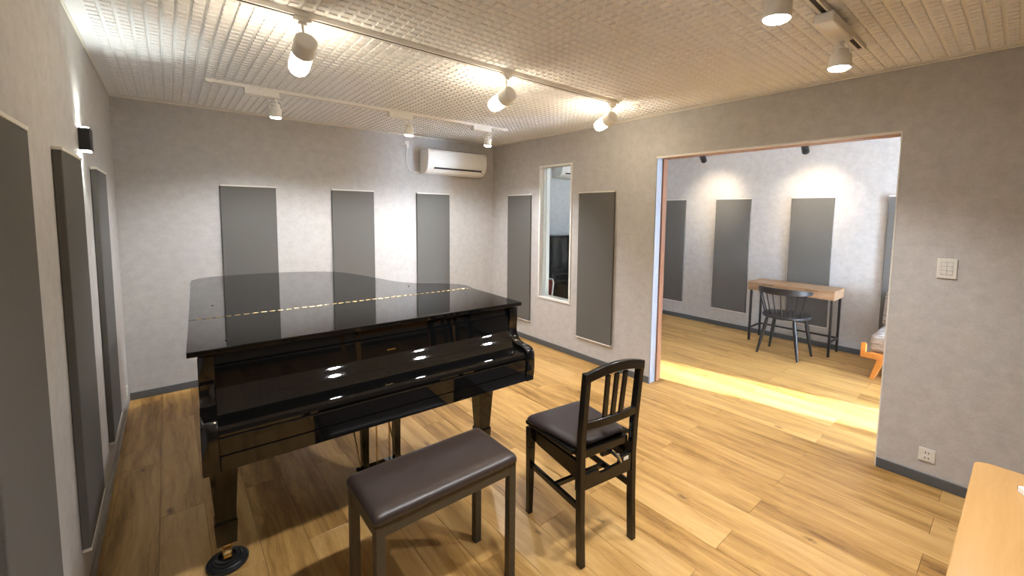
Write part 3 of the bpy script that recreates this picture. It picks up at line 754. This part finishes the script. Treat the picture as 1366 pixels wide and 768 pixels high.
# ------------------------------------------------------------------ piano chair with slatted back
CT = math.radians(-7.5)
t = thing('piano_chair', 'black adjustable piano chair with slatted back and padded vinyl seat', 'chair', (1.786, -3.385, 0), CT)
# local: x right, y forward (towards piano); rear feet at y=0
def bar(pts, hw, hh, side, name, mat=M['blackwood'], parent=t, bev=0.003):
    b = BM(); sweep_rect(b, pts, hw, hh, side); return obj(name, b, mat, parent, bevel=bev)
for s in (-1, 1):
    x0 = s * 0.157
    bar([(x0, -0.004, 0.0), (x0, 0.006, 0.20), (x0, 0.010, 0.42), (x0 + s * 0.003, 0.006, 0.58), (x0 + s * 0.004, -0.020, 0.872)], 0.0135, 0.017, (1, 0, 0), 'back_post')
# crest
b = BM(); pts = []
N = 10
rings = []
for i in range(N + 1):
    u = -1 + 2 * i / N; x = u * 0.177; arch = 0.030 * (1 - u * u); yb = -0.022 - 0.012 * (1 - u * u)
    rings.append([(x, yb - 0.012, 0.830 + arch), (x, yb + 0.012, 0.828 + arch), (x, yb + 0.010, 0.872 + arch), (x, yb - 0.014, 0.874 + arch)])
ring_stack(b, rings); obj('crest_rail', b, M['blackwood'], t, bevel=0.004)
b = BM(); rings = []
for i in range(N + 1):
    u = -1 + 2 * i / N; x = u * 0.150; yb = -0.004 - 0.010 * (1 - u * u)
    rings.append([(x, yb - 0.010, 0.618), (x, yb + 0.010, 0.618), (x, yb + 0.009, 0.655), (x, yb - 0.011, 0.655)])
ring_stack(b, rings); obj('lower_back_rail', b, M['blackwood'], t, bevel=0.003)
for x in (-0.048, 0.0, 0.048):
    bar([(x, -0.014, 0.652), (x * 1.05, -0.024, 0.75), (x * 1.1, -0.034, 0.850)], 0.0125, 0.006, (1, 0, 0), 'back_slat')
# front legs
FY = 0.388
for s in (-1, 1):
    b = BM(); frust(b, (s * 0.163, FY + 0.004, 0.0), (0.013, 0.014), (s * 0.163, FY, 0.36), (0.017, 0.019)); frust(b, (s * 0.163, FY, 0.36), (0.017, 0.019), (s * 0.163, FY, 0.458), (0.018, 0.020))
    obj('front_leg', b, M['blackwood'], t, bevel=0.003)
    b = BM(); prism(b, [(0.022, 0.462), (FY - 0.018, 0.452), (FY - 0.018, 0.400), (FY - 0.06, 0.392), (0.10, 0.385), (0.022, 0.375)], s * 0.151 - 0.009, s * 0.151 + 0.009, 'yz', 0.002)
    obj('side_rail', b, M['blackwood'], t)
    b = BM(); box(b, s * 0.158 - 0.009, s * 0.158 + 0.009, 0.012, FY - 0.01, 0.0, 0.030, 0.003, mat=Matrix.Translation((0, 0, 0.245))); obj('side_stretcher', b, M['blackwood'], t)
b = BM(); box(b, -0.146, 0.146, FY - 0.012, FY + 0.006, 0.385, 0.450, 0.003); obj('front_rail', b, M['blackwood'], t)
b = BM(); box(b, -0.149, 0.149, 0.185, 0.203, 0.247, 0.273, 0.003); obj('cross_stretcher', b, M['blackwood'], t)
# notched rear rail
b = BM(); prism(b, [(-0.145, 0.340), (0.145, 0.340), (0.145, 0.430), (0.075, 0.430), (0.065, 0.395), (0.02, 0.395), (-0.02, 0.390), (-0.055, 0.390), (-0.062, 0.412), (-0.145, 0.412)], -0.002, 0.014, 'xz', 0.002)
rr = obj('rear_rail', b, M['blackwood'], t)
b = BM(); box(b, 0.092, 0.122, -0.0035, -0.0015, 0.404, 0.420, 0.0005); obj('maker_label', b, M['rail'], rr)
# toothed height racks
for s in (-1, 1):
    b = BM()
    for k in range(7): box(b, s * 0.1405 - 0.002, s * 0.1405 + 0.002, 0.004, 0.014, 0.50 + k * 0.010, 0.505 + k * 0.010)
    obj('height_rack', b, M['steel'], t)
# seat frame on scissor arms, tilted slightly forward
b = BM(); sf = Matrix.Translation((0, 0.205, 0.480)) @ Matrix.Rotation(math.radians(-2.5), 4, 'X')
box(b, -0.138, 0.138, -0.188, -0.160, -0.018, 0.018, 0.003, mat=sf); box(b, -0.182, 0.182, -0.156, 0.205, 0.000, 0.020, 0.004, mat=sf)
obj('seat_frame', b, M['blackwood'], t)
b = BM(); cushion(b, 0.170, 0.182, 0.0, 0.032, 0.035)
for v in b.verts:
    k = (v.co.y + 0.18) / 0.36; v.co.x = v.co.x * (0.88 + 0.22 * k) - 0.006
bmesh.ops.transform(b, matrix=Matrix.Translation((0, 0.222, 0.500)) @ Matrix.Rotation(math.radians(-2.5), 4, 'X'), verts=b.verts[:])
obj('seat_cushion', b, M['leather2'], t, smooth=True, auto=60)
for s in (-1, 1):
    b = BM(); sweep_rect(b, [(s * 0.128, 0.30, 0.405), (s * 0.128, 0.06, 0.475)], 0.004, 0.010, (1, 0, 0)); sweep_rect(b, [(s * 0.120, 0.06, 0.405), (s * 0.120, 0.34, 0.478)], 0.004, 0.010, (1, 0, 0))
    obj('scissor_arm', b, M['blackmetal'], t)
b = BM(); box(b, -0.01, 0.052, 0.03, 0.05, 0.435, 0.466, 0.002); cyl(b, (0.045, 0.04, 0.446), (0.045, -0.012, 0.440), 0.008, n=12)
kn = obj('adjuster_block', b, M['blackmetal'], t)
b = BM(); sweep_rect(b, [(0.035, -0.016, 0.460), (0.044, -0.018, 0.440), (0.056, -0.016, 0.418)], 0.010, 0.004, (0, 1, 0)); obj('wing_knob', b, M['steel'], kn, bevel=0.003)

# ------------------------------------------------------------------ desk of the next room
t = thing('desk', 'narrow oak desk with drawer and black metal legs against the next room wall', 'desk', (5.935, -2.825, 0))
DX0, DX1, DY0, DY1 = -0.190, 0.195, -0.435, 0.438
b = BM(); box(b, DX0, DX1, DY0, DY1, 0.716, 0.731, 0.002); box(b, DX0 + 0.012, DX1, DY0, DY0 + 0.014, 0.630, 0.7155, 0.001); box(b, DX0 + 0.012, DX1, DY1 - 0.014, DY1, 0.630, 0.7155, 0.001)
box(b, DX0 + 0.016, DX1, DY0 + 0.014, DY1 - 0.014, 0.630, 0.640); box(b, DX1 - 0.012, DX1, DY0 + 0.014, DY1 - 0.014, 0.640, 0.7155)
obj('desktop', b, M['desk'], t)
for y0, y1 in ((DY0 + 0.001, -0.003), (0.000, DY1 - 0.001)):
    b = BM(); box(b, DX0 - 0.002, DX0 + 0.011, y0, y1, 0.632, 0.711, 0.001); dr = obj('drawer', b, M['desk'], t)
    b = BM(); box(b, DX0 - 0.003, DX0 + 0.010, (y0 + y1) / 2 - 0.06, (y0 + y1) / 2 + 0.06, 0.7112, 0.7155); obj('finger_slot', b, M['slot'], dr)
for x in (DX0 + 0.035, DX1 - 0.035):
    for y in (DY0 + 0.028, DY1 - 0.028):
        b = BM(); box(b, x - 0.011, x + 0.011, y - 0.011, y + 0.011, 0, 0.630, 0.001); obj('leg', b, M['blackmetal'], t)
for y in (DY0 + 0.028, DY1 - 0.028):
    b = BM(); box(b, DX0 + 0.046, DX1 - 0.046, y - 0.009, y + 0.009, 0.150, 0.168, 0.001); obj('side_bar', b, M['blackmetal'], t)
b = BM(); box(b, DX1 - 0.044, DX1 - 0.026, DY0 + 0.039, DY1 - 0.039, 0.150, 0.168, 0.001); obj('rear_bar', b, M['blackmetal'], t)

# ------------------------------------------------------------------ spindle-back chair at the desk
t = thing('spindle_chair', 'black wooden spindle-back chair tucked up to the oak desk', 'chair', (5.50, -2.885, 0), math.radians(-3))
# local: faces +x
b = BM(); seat = []
for i in range(28):
    a = 2 * PI * i / 28; ex = 0.215 * math.copysign(abs(math.cos(a)) ** 0.75, math.cos(a)); ey = 0.235 * math.copysign(abs(math.sin(a)) ** 0.75, math.sin(a))
    seat.append((ex, ey * (0.93 + 0.10 * (ex / 0.215))))
prism(b, seat, 0.425, 0.457, 'xy', 0.010, 3); obj('seat', b, M['chairblack'], t, smooth=True, auto=50)
for (x, y, fx, fy) in ((-0.12, 0.13, -0.165, 0.205), (-0.12, -0.13, -0.165, -0.200), (0.13, 0.15, 0.175, 0.215), (0.13, -0.15, 0.175, -0.215)):
    b = BM(); p0_ = Vector((x, y, 0.428)); p1_ = Vector((fx, fy, 0.0)); d = p1_ - p0_; L_ = d.length
    lathe(b, p0_, d, [(0, 0.014), (L_ * 0.3, 0.019), (L_ * 0.6, 0.017), (L_ - 0.002, 0.011)], 14); obj('leg', b, M['chairblack'], t, smooth=True)
# bow crest: arc round the back
def arc(a, rx=0.232, ry=0.262): return (-rx * math.cos(a) * 1.0 + 0.0, ry * math.sin(a))
b = BM(); rings = []
for i in range(21):
    a = math.radians(-78 + 156 * i / 20); u = abs(-1 + 2 * i / 20)
    x, y = arc(a); nx_, ny_ = -math.cos(a), math.sin(a); hgt = 0.036 * (1 - 0.55 * u ** 3); zc = 0.728 + 0.004 * (1 - u)
    lean = 0.030 * (1 - u)
    x -= lean
    rings.append([(x - nx_ * 0.009, y - ny_ * 0.009, zc - hgt), (x + nx_ * 0.009, y + ny_ * 0.009, zc - hgt), (x + nx_ * 0.014, y + ny_ * 0.014, zc + hgt), (x - nx_ * 0.006, y - ny_ * 0.006, zc + hgt)])
ring_stack(b, rings); obj('crest_rail', b, M['chairblack'], t, bevel=0.004)
for ad in (-62, -42, -25, -8.5, 8.5, 25, 42, 62):
    a = math.radians(ad); x, y = arc(a); u = abs(ad) / 78; x2 = x - 0.030 * (1 - u)
    bx_, by_ = arc(a, 0.178, 0.198)
    b = BM(); cyl(b, (bx_, by_, 0.452), (x2, y, 0.705), 0.0075, 0.006, 10); obj('spindle', b, M['chairblack'], t, smooth=True)

# ------------------------------------------------------------------ sofa
t = thing('sofa', 'wood-framed sofa with grey woven cushions, mostly hidden by the wall', 'sofa', (5.75, -4.30, 0))
# local: front toward -x; left end toward +y
b = BM(); box(b, -0.385, -0.345, -0.64, 0.70, 0.195, 0.250, 0.006, 2); box(b, 0.20, 0.24, -0.64, 0.70, 0.195, 0.250, 0.006, 2)
box(b, -0.345, 0.20, 0.62, 0.66, 0.200, 0.245, 0.004); box(b, -0.345, 0.20, -0.62, -0.58, 0.200, 0.245, 0.004); box(b, -0.345, 0.20, -0.58, 0.62, 0.225, 0.245)
obj('frame', b, M['orange'], t)
b = BM(); box(b, -0.385, -0.345, 0.680, 0.722, 0.195, 0.335, 0.008, 2); obj('end_stop', b, M['orange'], t)
for x in (-0.36, 0.21):
    for s in (1, -1):
        b = BM(); yy = s * 0.57
        ring_stack(b, [[(x - 0.02, yy - 0.03, 0.197), (x + 0.02, yy - 0.03, 0.197), (x + 0.02, yy + 0.03, 0.197), (x - 0.02, yy + 0.03, 0.197)], [(x - 0.017, yy + s * 0.055 - 0.018, 0.0), (x + 0.017, yy + s * 0.055 - 0.018, 0.0), (x + 0.017, yy + s * 0.055 + 0.018, 0.0), (x - 0.017, yy + s * 0.055 + 0.018, 0.0)]])
        obj('leg', b, M['orange'], t, bevel=0.004)
for k, (y0, y1) in enumerate(((0.025, 0.670), (-0.63, 0.015))):
    b = BM(); box(b, -0.340, 0.195, y0, y1, 0.247, 0.425, 0.045, 4); obj('seat_cushion', b, M['fabric'], t, smooth=True, auto=60)
    b = BM(); box(b, -0.06, 0.06, y0 + 0.0, y1 - 0.0, 0.0, 0.38, 0.045, 4, mat=Matrix.Translation((0.215, 0, 0.40)) @ Matrix.Rotation(math.radians(12), 4, 'Y')); obj('back_cushion', b, M['fabric'], t, smooth=True, auto=60)
b = BM()
for yy in (-0.55, 0.0, 0.58):
    sweep_rect(b, [(0.235, yy, 0.20), (0.355, yy, 0.76)], 0.02, 0.012, (0, 1, 0))
obj('back_frame', b, M['orange'], t)

# ------------------------------------------------------------------ table at the lower right
t = thing('table', 'light beech table with rounded corners at the lower right of the photo', 'table', (1.86, -4.80, 0), math.radians(-0.5))
TX, TY = 0.52, 0.350
pts = []
for (sx, sy, a0) in ((1, 1, 0), (-1, 1, PI / 2), (-1, -1, PI), (1, -1, 1.5 * PI)):
    for i in range(7):
        a = a0 + PI / 2 * i / 6; pts.append((sx * (TX - 0.03) + 0.03 * math.cos(a), sy * (TY - 0.03) + 0.03 * math.sin(a)))
b = BM(); prism(b, pts, 0.694, 0.720, 'xy', 0.004, 3); obj('table_top', b, M['table'], t, smooth=True, auto=40)
for sx in (-1, 1):
    for sy in (-1, 1):
        b = BM(); frust(b, (sx * 0.46, sy * 0.28, 0), (0.014, 0.014), (sx * 0.46, sy * 0.28, 0.640), (0.022, 0.022)); obj('leg', b, M['table'], t, bevel=0.003)
b = BM(); box(b, -0.44, 0.44, 0.27, 0.29, 0.640, 0.694); box(b, -0.44, 0.44, -0.29, -0.27, 0.640, 0.694); box(b, 0.45, 0.47, -0.27, 0.27, 0.640, 0.694); box(b, -0.47, -0.45, -0.27, 0.27, 0.640, 0.694)
obj('apron', b, M['table'], t)
t = thing('charger_plug', 'small white charger plug lying on the beech table', 'charger', (2.225, -4.568, 0.7205), math.radians(35))
b = BM(); box(b, -0.018, 0.018, -0.012, 0.012, 0, 0.020, 0.003, 2); obj('body', b, M['white'], t)
b = BM()
for y in (-0.006, 0.006): box(b, -0.032, -0.018, y - 0.001, y + 0.001, 0.007, 0.013)
obj('prong', b, M['steel'], t)
b = BM(); box(b, 0.018, 0.024, -0.008, 0.008, 0.004, 0.016, 0.001); obj('port', b, M['plug'], t)

# ------------------------------------------------------------------ things seen through the slit window
t = thing('upright_piano', 'black upright piano seen through the slit window', 'piano', (4.90, 0, 0))
b = BM(); box(b, -0.75, 0.75, -0.38, -0.02, 0.03, 1.20, 0.006, 2); obj('case', b, M['black'], t, smooth=True)
b = BM(); box(b, -0.77, 0.77, -0.40, -0.01, 1.20, 1.225, 0.005, 2); obj('lid', b, M['black'], t, smooth=True)
b = BM(); prism(b, [(-0.38, 0.74), (-0.38, 0.62), (-0.58, 0.62), (-0.60, 0.64), (-0.60, 0.72), (-0.56, 0.745)], -0.72, 0.72, 'yz', 0.003); obj('fallboard', b, M['black'], t, smooth=True)
for s in (-1, 1):
    b = BM(); prism(b, [(-0.38, 0.86), (-0.38, 0.60), (-0.60, 0.60), (-0.615, 0.63), (-0.61, 0.75), (-0.57, 0.775), (-0.42, 0.80)], s * 0.755, s * 0.715, 'yz', 0.004); obj('cheek', b, M['black'], t, smooth=True)
    b = BM(); frust(b, (s * 0.70, -0.57, 0.05), (0.024, 0.024), (s * 0.70, -0.57, 0.60), (0.03, 0.03)); box(b, s * 0.70 - 0.04, s * 0.70 + 0.04, -0.61, -0.02, 0.0, 0.06, 0.004); obj('leg', b, M['black'], t, smooth=True)
aircon((5.10, 0, 2.05), 0.80, 'white air conditioner in the next room, seen through the slit window')
t = thing('folding_chair', 'white-framed chair with a red back seen through the slit window', 'chair', (3.925, -0.645, 0), math.radians(0))
b = BM(); tube(b, [(-0.01, -0.17, 0.0), (0.0, -0.17, 0.45), (0.03, -0.17, 0.68), (0.034, -0.15, 0.715), (0.034, 0.15, 0.715), (0.03, 0.17, 0.68), (0.0, 0.17, 0.45), (-0.01, 0.17, 0.0)], 0.010, 10)
tube(b, [(0.10, -0.16, 0.0), (0.06, -0.16, 0.44), (0.06, 0.16, 0.44), (0.10, 0.16, 0.0)], 0.010, 10); obj('frame', b, M['white'], t, smooth=True)
b = BM(); box(b, 0.022, 0.036, -0.158, 0.158, 0.50, 0.700, 0.004); obj('backrest', b, M['red'], t)
b = BM(); box(b, 0.012, 0.16, -0.150, 0.150, 0.430, 0.460, 0.008, 2); obj('seat', b, M['red'], t)
